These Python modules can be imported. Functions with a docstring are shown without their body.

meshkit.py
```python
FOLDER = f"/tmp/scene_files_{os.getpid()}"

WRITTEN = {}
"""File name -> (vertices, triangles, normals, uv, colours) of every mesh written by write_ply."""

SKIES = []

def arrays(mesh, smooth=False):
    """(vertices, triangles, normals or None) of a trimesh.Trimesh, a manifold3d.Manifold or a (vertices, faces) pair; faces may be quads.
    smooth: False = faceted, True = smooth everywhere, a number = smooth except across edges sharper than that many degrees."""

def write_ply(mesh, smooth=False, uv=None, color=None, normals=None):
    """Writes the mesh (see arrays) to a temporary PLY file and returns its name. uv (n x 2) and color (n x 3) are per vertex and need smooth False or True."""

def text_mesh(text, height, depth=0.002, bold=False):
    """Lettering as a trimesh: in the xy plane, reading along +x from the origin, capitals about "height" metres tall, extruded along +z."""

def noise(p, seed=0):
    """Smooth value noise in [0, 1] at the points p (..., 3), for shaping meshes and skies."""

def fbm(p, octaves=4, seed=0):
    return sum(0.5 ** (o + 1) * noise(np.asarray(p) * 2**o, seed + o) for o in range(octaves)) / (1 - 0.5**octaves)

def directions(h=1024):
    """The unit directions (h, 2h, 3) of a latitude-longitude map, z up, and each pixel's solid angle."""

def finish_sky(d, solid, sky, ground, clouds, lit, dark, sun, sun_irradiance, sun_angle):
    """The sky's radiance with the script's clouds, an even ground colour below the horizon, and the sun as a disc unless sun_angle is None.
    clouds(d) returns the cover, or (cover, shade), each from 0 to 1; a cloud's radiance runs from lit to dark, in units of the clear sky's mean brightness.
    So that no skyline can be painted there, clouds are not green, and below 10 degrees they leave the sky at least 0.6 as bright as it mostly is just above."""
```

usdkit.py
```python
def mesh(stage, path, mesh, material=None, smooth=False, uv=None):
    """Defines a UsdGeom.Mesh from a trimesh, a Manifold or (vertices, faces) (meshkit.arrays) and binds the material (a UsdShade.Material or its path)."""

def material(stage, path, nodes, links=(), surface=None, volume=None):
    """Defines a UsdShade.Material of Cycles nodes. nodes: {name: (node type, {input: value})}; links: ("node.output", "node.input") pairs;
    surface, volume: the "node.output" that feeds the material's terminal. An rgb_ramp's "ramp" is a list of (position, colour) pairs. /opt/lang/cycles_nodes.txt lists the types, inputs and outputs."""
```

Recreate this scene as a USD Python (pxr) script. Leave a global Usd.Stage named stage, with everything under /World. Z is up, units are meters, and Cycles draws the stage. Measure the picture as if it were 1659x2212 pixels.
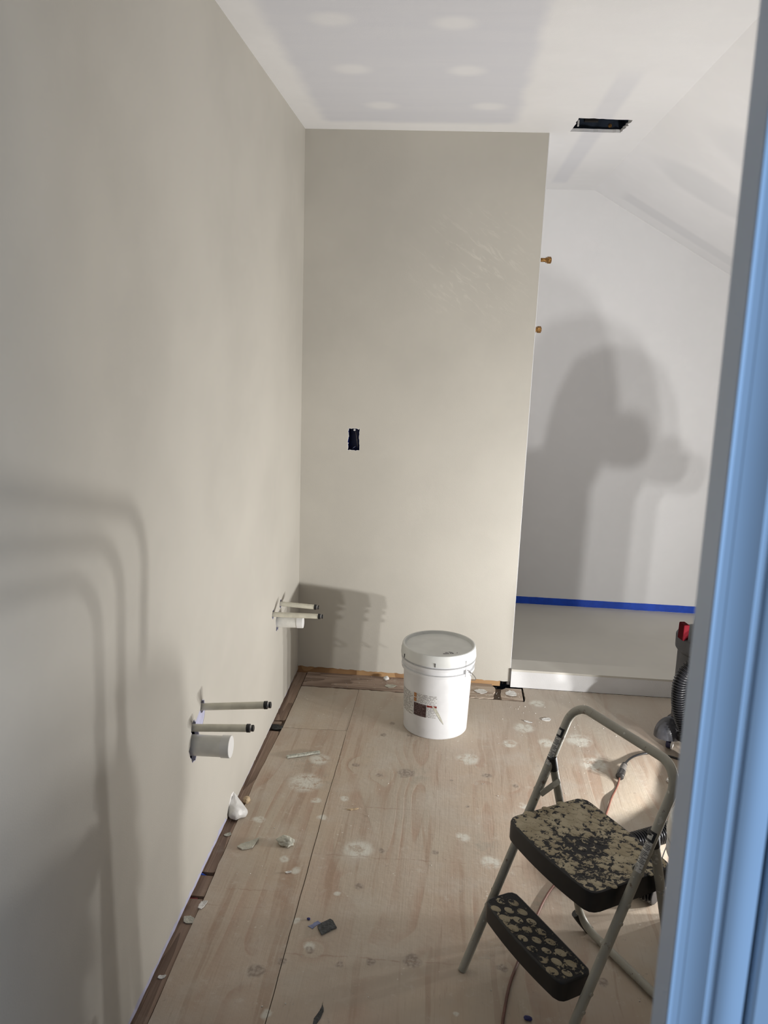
import math, random
import numpy as np, trimesh
import manifold3d as m3
from shapely.geometry import Polygon, Point, LineString, box as sbox
from shapely import affinity
from shapely.ops import unary_union
from pxr import Gf, Sdf, Usd, UsdGeom, UsdLux, UsdShade
import usdkit, meshkit

stage = Usd.Stage.CreateInMemory()
UsdGeom.SetStageUpAxis(stage, 'Z'); UsdGeom.SetStageMetersPerUnit(stage, 1.0)
UsdGeom.Xform.Define(stage, '/World'); UsdGeom.Scope.Define(stage, '/World/Looks')
PI = math.pi
rng = np.random.default_rng(7)

# ---------------------------------------------------------------- camera, lights, exposure
CAM = np.array([0.667, 0.0, 1.595]); FPX = 1747.4; YAW, PITCH, ROLL = 0.0763, 0.2126, 0.0361
EXPOSURE = 0.0
_f = np.array([-math.sin(YAW)*math.cos(PITCH), math.cos(YAW)*math.cos(PITCH), -math.sin(PITCH)])
_r = np.array([math.cos(YAW), math.sin(YAW), 0.0]); _u = np.cross(_r, _f)
_r, _u = math.cos(ROLL)*_r + math.sin(ROLL)*_u, -math.sin(ROLL)*_r + math.cos(ROLL)*_u
cam = UsdGeom.Camera.Define(stage, '/World/camera')
cam.AddTransformOp().Set(Gf.Matrix4d(*_r, 0, *_u, 0, *(-_f), 0, *CAM, 1))
cam.CreateHorizontalApertureAttr(24.0); cam.CreateVerticalApertureAttr(32.0)
cam.CreateFocalLengthAttr(24.0*FPX/1659); cam.CreateFStopAttr(9.5); cam.CreateFocusDistanceAttr(2.9)
cam.CreateClippingRangeAttr(Gf.Vec2f(0.05, 100)); cam.CreateExposureAttr(EXPOSURE)

BULBS = [(1.944, 2.19, 0.245), (2.008, 2.34, 0.245), (2.103, 2.50, 0.245)]
BULB_POWER = [3700.0, 3700.0, 3700.0]; BULB_R = 0.020; BULB_DIR = (-.70, .46, .48); BULB_COLOR = (1.0, 0.985, 0.965)
win = UsdLux.RectLight.Define(stage, '/World/daylight_window')
win.CreateWidthAttr(1.1); win.CreateHeightAttr(1.0); win.CreateIntensityAttr(8.0); win.CreateColorAttr(Gf.Vec3f(0.36, 0.58, 0.92))
win.AddTranslateOp().Set(Gf.Vec3d(2.25, -0.75, 1.45)); win.AddRotateZOp().Set(-40.0); win.AddRotateYOp().Set(90.0)

dome = UsdLux.DomeLight.Define(stage, '/World/hall_ambient'); dome.CreateIntensityAttr(0.075); dome.CreateColorAttr(Gf.Vec3f(0.46, 0.64, 0.92))     # dim daylight of the hall outside the doorway
# room dimensions (metres)
D, WP, Y2, H = 3.621, 1.017, 4.884, 2.44
YC, YB, HC = 3.605, 3.731, 0.0905
XS, SLOPE, XR = 1.411, 0.55, 3.2
YF0, YF1 = 0.41, 0.4995

# ---------------------------------------------------------------- helpers
_used, _org = {}, {}
def prim_path(name, parent):
    base = parent or '/World'
    k = (base, name); n = _used.get(k, 0); _used[k] = n + 1
    return f'{base}/{name}' + (f'_{n:03d}' if n else '')
def put(p, label=None, cat=None, group=None, kind=None):
    for k, v in (('label', label), ('category', cat), ('group', group), ('kind', kind)):
        if v: p.SetCustomDataByKey(k, v)
def thing(name, label=None, cat=None, loc=(0, 0, 0), rz=0, group=None, kind=None):
    path = prim_path(name, None); x = UsdGeom.Xform.Define(stage, path)
    x.AddTranslateOp().Set(Gf.Vec3d(*map(float, loc)))
    if rz: x.AddRotateZOp().Set(rz)
    put(x.GetPrim(), label, cat, group, kind); _org[path] = np.array(loc, float) if not rz else np.zeros(3)
    return path
def origin(parent):
    while parent and parent not in _org: parent = parent.rsplit('/', 1)[0]
    return _org.get(parent, np.zeros(3)) if parent else np.zeros(3)
def obj(name, mesh, mat, parent=None, smooth=False, uv=None, local=False, **kw):
    """ONE mesh prim under parent (world coordinates unless local), or a top-level thing."""
    v, f, _ = meshkit.arrays(mesh)
    if parent and not local: v = v - origin(parent)
    if not parent:                                     # top-level mesh: put its origin at its base
        o = np.array([(v[:, 0].min()+v[:, 0].max())/2, (v[:, 1].min()+v[:, 1].max())/2, v[:, 2].min()])
        v = v - o
    path = prim_path(name, parent)
    m = usdkit.mesh(stage, path, trimesh.Trimesh(v, f, process=False), MAT[mat] if isinstance(mat, str) else mat, smooth=smooth, uv=uv)
    if not parent: UsdGeom.Xformable(m).AddTranslateOp().Set(Gf.Vec3d(*map(float, o)))
    put(m.GetPrim(), **kw)
    return path
def copy_of(src, name, loc, rz=0, **kw):
    path = prim_path(name, None); x = UsdGeom.Xform.Define(stage, path)
    x.GetPrim().GetReferences().AddInternalReference(src)
    x.ClearXformOpOrder(); x.AddTranslateOp().Set(Gf.Vec3d(*map(float, loc)))
    x.AddRotateZOp().Set(rz)
    x.GetPrim().SetInstanceable(True); put(x.GetPrim(), **kw); return path

cat = trimesh.util.concatenate
def box(a, b):
    a, b = np.array(a, float), np.array(b, float)
    m = trimesh.creation.box(b-a); m.apply_translation((a+b)/2); return m
def rbox(a, b, r=0.003):
    """box with chamfered edges (hull of small spheres)"""
    a, b = np.array(a, float), np.array(b, float); r = min(r, *(np.abs(b-a)/2.01))
    s = m3.Manifold.sphere(r, 8)
    return trimesh_of(m3.Manifold.batch_hull([s.translate([x, y, z]) for x in (a[0]+r, b[0]-r) for y in (a[1]+r, b[1]-r) for z in (a[2]+r, b[2]-r)]))
def trimesh_of(man):
    m = man.to_mesh(); return trimesh.Trimesh(m.vert_properties[:, :3], m.tri_verts, process=False)
def ext(poly, t, to=None):
    """extrude a shapely polygon by t along z; to: 'x' maps (a,b,c)->(c,a,b); 'y' maps (a,b,c)->(a,c,b)"""
    g = [poly] if poly.geom_type == 'Polygon' else list(poly.geoms)
    m = cat([trimesh.creation.extrude_polygon(p, t, engine='earcut') for p in g if p.area > 1e-9])
    v = m.vertices.copy()
    if to == 'x': m.vertices = v[:, [2, 0, 1]]
    if to == 'y': m.vertices = v[:, [0, 2, 1]]; m.faces = m.faces[:, ::-1]
    return m
def frames(p):
    p = np.asarray(p, float); t = np.gradient(p, axis=0); t /= np.linalg.norm(t, axis=1)[:, None]
    a = np.array([0, 0, 1.0]) if abs(t[0][2]) < .9 else np.array([1.0, 0, 0])
    n = np.cross(t[0], a); n /= np.linalg.norm(n); N = [n]
    for i in range(1, len(p)):
        n = n - t[i]*(n@t[i]); n /= np.linalg.norm(n); N.append(n)
    N = np.array(N); return t, N, np.cross(t, N)
def tube(p, r, n=12, caps=True, flat=None):
    p = np.asarray(p, float); k = len(p); r = np.broadcast_to(np.asarray(r, float), (k,))
    t, N, B = frames(p); a = np.arange(n)*2*PI/n
    v = (p[:, None] + r[:, None, None]*(np.cos(a)[None, :, None]*N[:, None] + np.sin(a)[None, :, None]*B[:, None])).reshape(-1, 3)
    f = []
    for i in range(k-1):
        for j in range(n):
            a0, a1 = i*n+j, i*n+(j+1) % n; f += [[a0, a1, a1+n], [a0, a1+n, a0+n]]
    if caps:
        v = np.vstack([v, p[0], p[-1]]); c0, c1 = k*n, k*n+1
        for j in range(n): f += [[c0, (j+1) % n, j], [c1, (k-1)*n+j, (k-1)*n+(j+1) % n]]
    return trimesh.Trimesh(v, f, process=False)
def lathe(prof, n=64, center=(0, 0, 0)):
    m = trimesh.creation.revolve(np.array(prof, float), sections=n); m.apply_translation(center); return m
def cyl(p, q, r, n=20):
    return tube([p, q], r, n)
def smooth_path(pts, n=60):
    from scipy.interpolate import CubicSpline
    pts = np.array(pts, float); s = np.r_[0, np.cumsum(np.linalg.norm(np.diff(pts, axis=0), axis=1))]
    return CubicSpline(s, pts)(np.linspace(0, s[-1], n))
def fillet(pts, rad, seg=10):
    """polyline with rounded corners"""
    pts = [np.array(p, float) for p in pts]; out = [pts[0]]
    for i in range(1, len(pts)-1):
        a, b, c = pts[i-1], pts[i], pts[i+1]; r = rad[i-1] if np.ndim(rad) else rad
        u, w = (a-b)/np.linalg.norm(a-b), (c-b)/np.linalg.norm(c-b); th = math.acos(np.clip(u@w, -1, 1))
        d = r/math.tan(th/2); s, e = b+u*d, b+w*d; cc = b+(u+w)/np.linalg.norm(u+w)*r/math.sin(th/2)
        x, y = (s-cc)/r, None; ang = PI-th; y = (e-cc)/r; y = (y-x*(x@y)); y /= np.linalg.norm(y)
        out += [cc+r*(math.cos(k/seg*ang)*x+math.sin(k/seg*ang)*y) for k in range(seg+1)]
    return np.array(out+[pts[-1]])
def densify(p, step):
    out = [p[0]]
    for a, b in zip(p[:-1], p[1:]):
        k = max(1, int(np.linalg.norm(b-a)/step)); out += [a+(b-a)*(i+1)/k for i in range(k)]
    return np.array(out)
def jag(line, amp, step, seed):
    """points along a polyline with random sideways jitter"""
    r = np.random.default_rng(seed); p = densify(np.array(line, float), step)
    q = p.copy(); q[1:-1] += r.normal(0, amp, (len(p)-2, 2)); return q
def blob(center, scale, seed, amp=.25, sub=2, freq=2.5):
    m = trimesh.creation.icosphere(sub); v = m.vertices
    m.vertices = v*(1+amp*(meshkit.fbm(v*freq+seed*7.3, 3, seed)*2-1))[:, None]*np.array(scale)+np.array(center); return m

# ---------------------------------------------------------------- materials
MAT = {}
def lin(r, g, b):
    return tuple(((c/255)/12.92 if c/255 <= .04045 else ((c/255+.055)/1.055)**2.4) for c in (r, g, b))
class G:
    """small node-graph builder"""
    def __init__(s): s.n, s.l, s.k = {}, [], 0
    def add(s, kind, _out=None, **inp):
        s.k += 1; name = f'n{s.k}'; lit = {}
        for k, v in inp.items():
            if isinstance(v, str) and '.' in v and v.split('.')[0] in s.n: s.l.append((v, f'{name}.{k}'))
            else: lit[k] = v
        s.n[name] = (kind, lit); return name
    def math(s, op, a, b=0.0, c=0.0, clamp=False): return s.add('math', math_type=op, value1=a, value2=b, value3=c, use_clamp=clamp)+'.value'
    def vm(s, op, a, b=(0, 0, 0)): return s.add('vector_math', math_type=op, vector1=a, vector2=b)+('.value' if op in ('distance', 'length', 'dot_product') else '.vector')
    def pos(s): return s.add('geometry')+'.position'
    def noise(s, vec, scale, detail=2.0, rough=.5, dist=0.0, out='fac'): return s.add('noise_texture', vector=vec, scale=scale, detail=detail, roughness=rough, distortion=dist)+'.'+out
    def rng(s, v, a, b, c=0.0, d=1.0, smooth=True): return s.add('map_range', range_type='smoothstep' if smooth else 'linear', value=v, from_min=a, from_max=b, to_min=c, to_max=d, clamp=True)+'.result'
    def mix(s, fac, a, b, t='mix'): return s.add('mix', mix_type=t, fac=fac, color1=a, color2=b, use_clamp=False)+'.color'
    def ramp(s, fac, stops, interp=True): return s.add('rgb_ramp', fac=fac, ramp=stops, interpolate=interp)+'.color'
    def bump(s, h, dist, strength=1.0, normal=None):
        kw = dict(height=h, distance=dist, strength=strength)
        if normal: kw['normal'] = normal
        return s.add('bump', **kw)+'.normal'
    def done(s, name, color, rough=.6, normal=None, **kw):
        d = dict(base_color=color, roughness=rough, **kw)
        if normal: d['normal'] = normal
        p = s.add('principled_bsdf', **d)
        MAT[name] = usdkit.material(stage, f'/World/Looks/{name}', s.n, s.l, surface=p+'.BSDF'); return MAT[name]
def plain(name, col, rough=.5, var=.06, scale=25, bump=0.0, bscale=300, **kw):
    g = G(); p = g.pos(); n = g.noise(p, scale, 4)
    c = g.mix(g.rng(n, .3, .7), tuple(x*(1-var) for x in col), tuple(min(1, x*(1+var)) for x in col))
    nm = g.bump(g.noise(p, bscale, 3), bump) if bump else None
    return g.done(name, c, rough, nm, **kw)

def paint(name, col, patch=.05, stroke=0.0, stroke_at=None, extra=None):
    g = G(); p = g.pos()
    n = g.noise(p, 2.2, 3); c = g.mix(g.rng(n, .3, .7), tuple(x*(1-patch) for x in col), tuple(x*(1+patch) for x in col))
    n2 = g.noise(p, 9.0, 5, .6); c = g.mix(g.math('multiply', g.rng(n2, .45, .75), .25), c, tuple(x*1.08 for x in col))
    if stroke_at:                                     # rubbed chalky marks with a shape of their own
        cen, rad = stroke_at
        d = g.vm('distance', g.vm('multiply', p, (1, 1, 1)), cen)
        m = g.rng(d, rad, 0.02); q_ = g.add('separate_xyz', vector=p); al = g.math('subtract', g.math('multiply', q_+'.x', .80), g.math('multiply', q_+'.z', .60)); ac = g.math('add', g.math('multiply', q_+'.x', .60), g.math('multiply', q_+'.z', .80))
        w = g.noise(g.add('combine_xyz', x=g.math('multiply', al, 11.0), y=g.math('multiply', ac, 48.0), z=2.0)+'.vector', 1.0, 5, .68, .8)
        c = g.mix(g.math('multiply', g.math('multiply', m, g.rng(w, .52, .66)), stroke), c, tuple(min(.85, x*1.35) for x in col))
    if extra: c = extra(g, p, c)
    b = g.bump(g.noise(p, 260.0, 2), .0002); b = g.bump(g.noise(p, 14.0, 4), .004, .15, b)
    return g.done(name, c, .55, b)
GREIGE = (.525, .50, .445); WHITE = (.83, .825, .825)
paint('paint_left', GREIGE)
paint('paint_back', GREIGE, .04, .42, ((.74, D, 1.90), .36))
def ceil_extra(g, p, c):
    xyz = g.add('separate_xyz', vector=p); x, y = xyz+'.x', xyz+'.y'
    wob = g.math('multiply', g.math('subtract', g.noise(p, 7.0, 3), .5), .05)
    xw = g.math('add', x, wob); yw = g.math('add', y, wob)
    a = g.math('multiply', g.rng(xw, .075, .135), g.rng(xw, .895, .84)); b = g.math('multiply', g.rng(yw, 3.53, 3.46), g.rng(yw, 1.6, 1.7))
    m = g.math('multiply', a, b)
    for sx, sy in ((.288, 2.426), (.625, 2.447), (.293, 2.846), (.667, 2.847), (.356, 3.258), (.751, 3.25)):   # mud over the screw heads
        d = g.vm('length', g.vm('multiply', g.vm('subtract', p, (sx, sy, H)), (1/.075, 1/.062, 0)))
        m = g.math('multiply', m, g.rng(d, .35, 1.15, .3, 1.0))
    d = g.vm('length', g.vm('multiply', g.vm('subtract', p, (1.186, 3.8, H)), (1/.042, 0, 0)))                 # bare paper beside a taped joint
    band = g.math('multiply', g.rng(d, 1.3, .6), g.math('multiply', g.rng(y, 2.75, 3.0), g.rng(y, 4.75, 4.62)))
    m = g.math('maximum', m, g.math('multiply', band, .6))
    streak = g.rng(g.noise(g.vm('multiply', p, (1.5, 16, 1)), 1.0, 3),   .35, .7, .88, 1.0)
    return g.mix(g.math('multiply', m, streak), c, (.645, .65, .69))
paint('paint_ceiling', (.79, .785, .785), .02, extra=ceil_extra)
def slope_extra(g, p, c):
    m = None
    for cx, cy, ang, sx, sy in ((1.74, 3.83, .0, .24, .16), (1.85, 3.2, .0, .30, .20)):
        d = g.vm('length', g.vm('multiply', g.vm('subtract', p, (cx, cy, 0)), (1/sx, 1/sy, 0)))
        k = g.rng(d, 1.25, .75); m = k if m is None else g.math('maximum', m, k)
    xyz = g.add('separate_xyz', vector=p)
    t = g.rng(g.math('absolute', g.math('subtract', xyz+'.y', 4.63)), .11, .05)
    m = g.math('maximum', m, g.math('multiply', t, g.rng(xyz+'.x', 1.5, 1.56)))
    return g.mix(g.math('multiply', m, .4), c, (.66, .665, .685))
paint('paint_slope', (.86, .855, .86), .02, extra=slope_extra)
paint('paint_white', WHITE, .015)
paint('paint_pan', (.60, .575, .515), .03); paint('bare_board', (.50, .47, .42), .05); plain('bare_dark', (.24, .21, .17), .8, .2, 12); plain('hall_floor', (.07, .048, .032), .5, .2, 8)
plain('curb_white', (.74, .74, .745), .35, .03, 12, .0006, 200)
plain('board_core', (.46, .46, .60), .8, .08, 40)
plain('torn_paper', (.76, .74, .72), .8, .04, 60)
plain('gypsum', (.66, .65, .63), .9, .12, 90, .002, 200)
plain('cavity', (.012, .010, .009), .9)
plain('tape_blue', (.004, .07, .56), .5, .10, 30, .0006, 300)
plain('box_blue', (.004, .010, .095), .35, .2, 30)
plain('box_metal', (.040, .052, .075), .35, .3, 20, metallic=.3)
plain('brass', (.32, .17, .055), .42, .55, 160, .002, 400, metallic=.8)
plain('pipe_ivory', (.66, .635, .53), .42, .08, 35)
plain('pvc_white', (.78, .775, .73), .35, .07, 30)
plain('cap_white', (.80, .80, .79), .3, .02, 30)
plain('black_ring', (.012, .012, .013), .35)
plain('steel', (.45, .45, .46), .3, .1, 60, metallic=.9)
plain('bucket_white', (.66, .665, .675), .33, .05, 14)
plain('lid_white', (.62, .63, .61), .42, .05, 14)
plain('marker_black', (.03, .03, .035), .7)
plain('vac_grey', (.030, .031, .034), .42, .12, 40, .0008, 300)
plain('vac_dark', (.011, .011, .013), .4, .1, 40)
plain('vac_red', (.07, .0015, .005), .8, specular_ior_level=.1)
plain('hose_black', (.012, .012, .014), .32)
plain('hose_rib', (.34, .34, .35), .3)
plain('foot_grey', (.055, .056, .064), .28, .25, 30)
plain('wheel_navy', (.008, .008, .022), .4)
plain('seat_side', (.008, .008, .009), .45, .2, 60)
plain('cord_orange', (.14, .058, .04), .5, .15, 40)
plain('plug_black', (.03, .028, .027), .3, .4, 120)
plain('plug_clear', (.13, .12, .11), .2, .3, 120)
plain('flake_grey', (.46, .45, .38), .8, .1, 60, .002, 200)
plain('flake_white', (.70, .69, .66), .8, .06, 60, .002, 200)
plain('dark_scrap', (.045, .048, .05), .7, .5, 120, .002, 250)
plain('blue_scrap', (.20, .23, .38), .7, .15, 80)
plain('navy_scrap', (.03, .03, .14), .6)
plain('stick_green', (.42, .42, .36), .8, .25, 90, .002, 250)
plain('wood_sliver', (.50, .38, .24), .7, .15, 90)
plain('red_scrap', (.25, .02, .03), .6)
plain('dirt', (.13, .10, .08), .9, .3, 60)
plain('sleeve_white', (.66, .65, .63), .45, .10, 28)
plain('jamb_paint', (.72, .80, .88), .38, .02, 8)

def wood(name, light, dark, dirt, freq=9.0, axis=1, dusty=.25):
    g = G(); p = g.pos(); s = (freq, .9, 1) if axis == 1 else (.9, freq, 1)
    n = g.noise(g.vm('multiply', p, s), 1.0, 3, .5, .3); r = g.math('fraction', g.math('multiply', n, 9.0))
    c = g.mix(g.rng(r, .0, .9), dark, light)
    s2 = (150, 5, 40) if axis == 1 else (5, 150, 40)
    c = g.mix(g.math('multiply', g.rng(g.noise(g.vm('multiply', p, s2), 1.0, 2), .4, .7), .35), c, dark)
    c = g.mix(g.math('multiply', g.rng(g.noise(p, 11.0, 5, .65), .55, .72), dusty), c, dirt)
    return g.done(name, c, .75, g.bump(g.noise(g.vm('multiply', p, s2), 1.0, 2), .0015))
wood('old_board', (.33, .235, .175), (.19, .128, .093), (.46, .40, .34))
wood('back_board', (.40, .30, .235), (.22, .155, .12), (.54, .49, .43), axis=0, dusty=.5)
wood('sole_plate', (.47, .29, .14), (.30, .165, .075), (.55, .45, .34), axis=0)
wood('broken_board', (.52, .43, .345), (.30, .225, .17), (.66, .62, .55), axis=0, dusty=.8)

KNOTS = [(0.493, 3.152, 0.016), (0.463, 3.049, 0.017), (0.574, 3.062, 0.017), (0.378, 2.795, 0.017), (0.475, 2.735, 0.015), (0.573, 2.763, 0.038), (0.879, 2.787, 0.021),
         (0.979, 2.731, 0.014), (0.746, 2.735, 0.008), (0.524, 2.282, 0.013), (0.693, 2.295, 0.012), (0.473, 2.103, 0.018), (0.457, 1.793, 0.013), (0.537, 1.813, 0.017),
         (0.643, 1.826, 0.030), (0.306, 1.784, 0.016), (0.878, 1.833, 0.016), (0.371, 1.835, 0.015), (0.247, 1.745, 0.028), (1.132, 1.816, 0.018), (0.801, 2.572, 0.009)]
STAINS = [(0.214, 2.646, .070), (0.271, 2.538, .020), (0.37, 2.561, .020), (0.307, 2.436, .022), (0.451, 2.279, .052), (0.228, 2.202, .018), (0.102, 2.397, .024), (0.783, 2.391, .028),
          (0.869, 2.272, .038), (0.237, 2.816, .045), (0.415, 2.065, .012), (0.316, 1.936, .014), (0.758, 1.673, .009), (0.997, 2.606, .022), (1.13, 3.079, .040), (1.129, 3.446, .040),
          (0.304, 1.618, .016), (0.368, 1.846, .018), (0.274, 2.152, .018), (1.267, 3.12, .060), (0.807, 2.901, .050), (1.30, 2.93, .06), (1.05, 3.2, .05), (.98, 3.05, .035)]
def plywood(name, off):
    g = G(); p0 = g.pos()
    wv = g.vm('multiply', g.vm('subtract', g.noise(p0, 26.0, 3, out='color'), (.5, .5, .5)), (.022, .022, 0)); p = g.vm('add', p0, wv)
    h = g.noise(g.vm('add', g.vm('multiply', p0, (4.6, .55, 0)), (off, off*.7, off)), 1.0, 1.0, .45, .25)
    kn = None
    for i, (kx, ky, kr) in enumerate(KNOTS):
        d = g.vm('distance', p, (kx, ky, 0)); m = g.rng(d, kr*1.05, kr*.55)
        if kr >= .014: h = g.math('add', h, g.rng(d, kr*4.5, 0.0, 0.0, .10))
        kn = m if kn is None else g.math('maximum', kn, m)
    r = g.math('fraction', g.math('multiply', h, 8.0))
    band = g.rng(r, .35, .88); band = g.math('multiply', band, g.rng(r, 1.0, .90)); band = g.math('multiply', band, g.rng(g.noise(g.vm('multiply', p0, (9, 2.2, 1)), 1.0, 3), .38, .62, .15, 1.0))
    soft = g.rng(g.noise(g.vm('add', g.vm('multiply', p0, (3.0, 1.0, 0)), (off, 3, 1)), 1.0, 3), .42, .68)
    c = g.mix(g.rng(g.noise(g.vm('multiply', p0, (2.6, 1.2, 1)), 1.0, 3), .32, .68), (.47, .37, .29), (.46, .395, .315))
    c = g.mix(g.math('multiply', soft, .25), c, (.50, .405, .265))
    c = g.mix(g.math('multiply', band, .55), c, (.36, .225, .155))
    w2 = g.vm('multiply', g.vm('subtract', g.noise(g.vm('multiply', p0, (5, 2.5, 1)), 1.0, 2, out='color'), (.5, .5, .5)), (.05, 0, 0))
    streak = g.rng(g.noise(g.vm('add', g.vm('multiply', g.vm('add', p0, w2), (30, 1.5, 0)), (off, 7, off)), 1.0, 2.0, .5), .58, .65)
    c = g.mix(g.math('multiply', streak, .50), c, (.33, .225, .155))
    fine = g.noise(g.vm('multiply', p0, (190, 5, 1)), 1.0, 2); c = g.mix(g.math('multiply', g.rng(fine, .5, .75), .12), c, (.34, .24, .17))
    c = g.mix(g.math('multiply', g.rng(g.noise(p0, 5.0, 6, .62), .47, .70), .45), c, (.53, .49, .43))          # plaster dust
    c = g.mix(g.math('multiply', g.rng(g.noise(g.vm('add', p0, (4, 9, 2)), 8.0, 6, .7), .55, .75), .35), c, (.38, .335, .285))  # grime
    c = g.mix(g.math('multiply', g.rng(g.noise(g.vm('multiply', p0, (70, 9, 1)), 1.0, 4, .65), .56, .74), .35), c, (.30, .215, .16))
    c = g.mix(g.math('multiply', g.rng(g.noise(g.vm('add', p0, (1, 5, 3)), 21.0, 6, .72), .56, .70), .40), c, (.60, .56, .49))
    c = g.mix(g.math('multiply', g.rng(g.noise(g.vm('add', p0, (7, 2, 8)), 30.0, 5, .75), .62, .72), .6), c, (.25, .21, .175))
    gr = g.math('multiply', g.rng(g.noise(g.vm('add', p0, (3, 1, 4)), 3.3, 5, .6), .46, .66), .5); c = g.mix(gr, c, (.42, .355, .285))
    for gx, gy, gr_ in ((.20, 2.79, .11), (.60, 2.75, .09), (.84, 2.36, .07), (1.0, 2.1, .05), (.27, 2.66, .08)):
        c = g.mix(g.math('multiply', g.math('multiply', g.rng(g.vm('distance', p, (gx, gy, 0)), gr_, gr_*.3), g.rng(g.noise(p0, 24.0, 5, .7), .42, .62)), .55), c, (.33, .30, .245))
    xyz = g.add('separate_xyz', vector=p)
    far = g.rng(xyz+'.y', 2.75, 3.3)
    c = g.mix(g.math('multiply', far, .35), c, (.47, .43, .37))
    st = None
    for sx, sy, sr in STAINS:
        d = g.vm('distance', p, (sx, sy, 0)); m = g.rng(d, sr*1.1, sr*.5)
        st = m if st is None else g.math('maximum', st, m)
    sp = g.rng(g.noise(p0, 30.0, 5, .7), .36, .54); c = g.mix(g.math('multiply', g.math('multiply', st, sp), .82), c, (.66, .65, .58))
    fl = g.add('voronoi_texture', vector=p, scale=42.0, feature='f1')
    few = g.math('multiply', g.rng(fl+'.distance', .16, .08), g.rng(g.noise(p0, 6.0, 3), .56, .66)); c = g.mix(g.math('multiply', few, .7), c, (.66, .63, .56))
    kc = g.mix(g.rng(g.noise(p0, 110.0, 3), .35, .65), (.17, .135, .11), (.38, .32, .265)); c = g.mix(g.math('multiply', kn, .72), c, kc)
    for ly, x0, x1 in ((2.245, .31, 1.0), (1.822, .30, .75), (2.52, .31, .60), (2.06, .045, .22), (1.985, .045, .2)):                     # cross-grain cracks
        q = g.math('add', ly, g.math('multiply', g.math('subtract', xyz+'.x', .5), .03))
        l = g.math('multiply', g.rng(g.math('absolute', g.math('subtract', xyz+'.y', q)), .004, .0012), g.math('multiply', g.rng(xyz+'.x', x0-.02, x0+.02), g.rng(xyz+'.x', x1+.1, x1-.1)))
        c = g.mix(g.math('multiply', g.math('multiply', l, g.rng(g.noise(p0, 30.0, 2), .35, .6)), .35), c, (.26, .15, .10))
    b = g.bump(g.math('add', fine, g.math('multiply', band, -.6)), .0004); b = g.bump(g.noise(p0, 60.0, 4), .0012, .6, b)
    return g.done(name, c, g.rng(st, 0, 1, .55, .75), b)
plywood('plywood_main', 0.0); plywood('plywood_side', 11.3); plywood('plywood_corner', 23.9)

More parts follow.
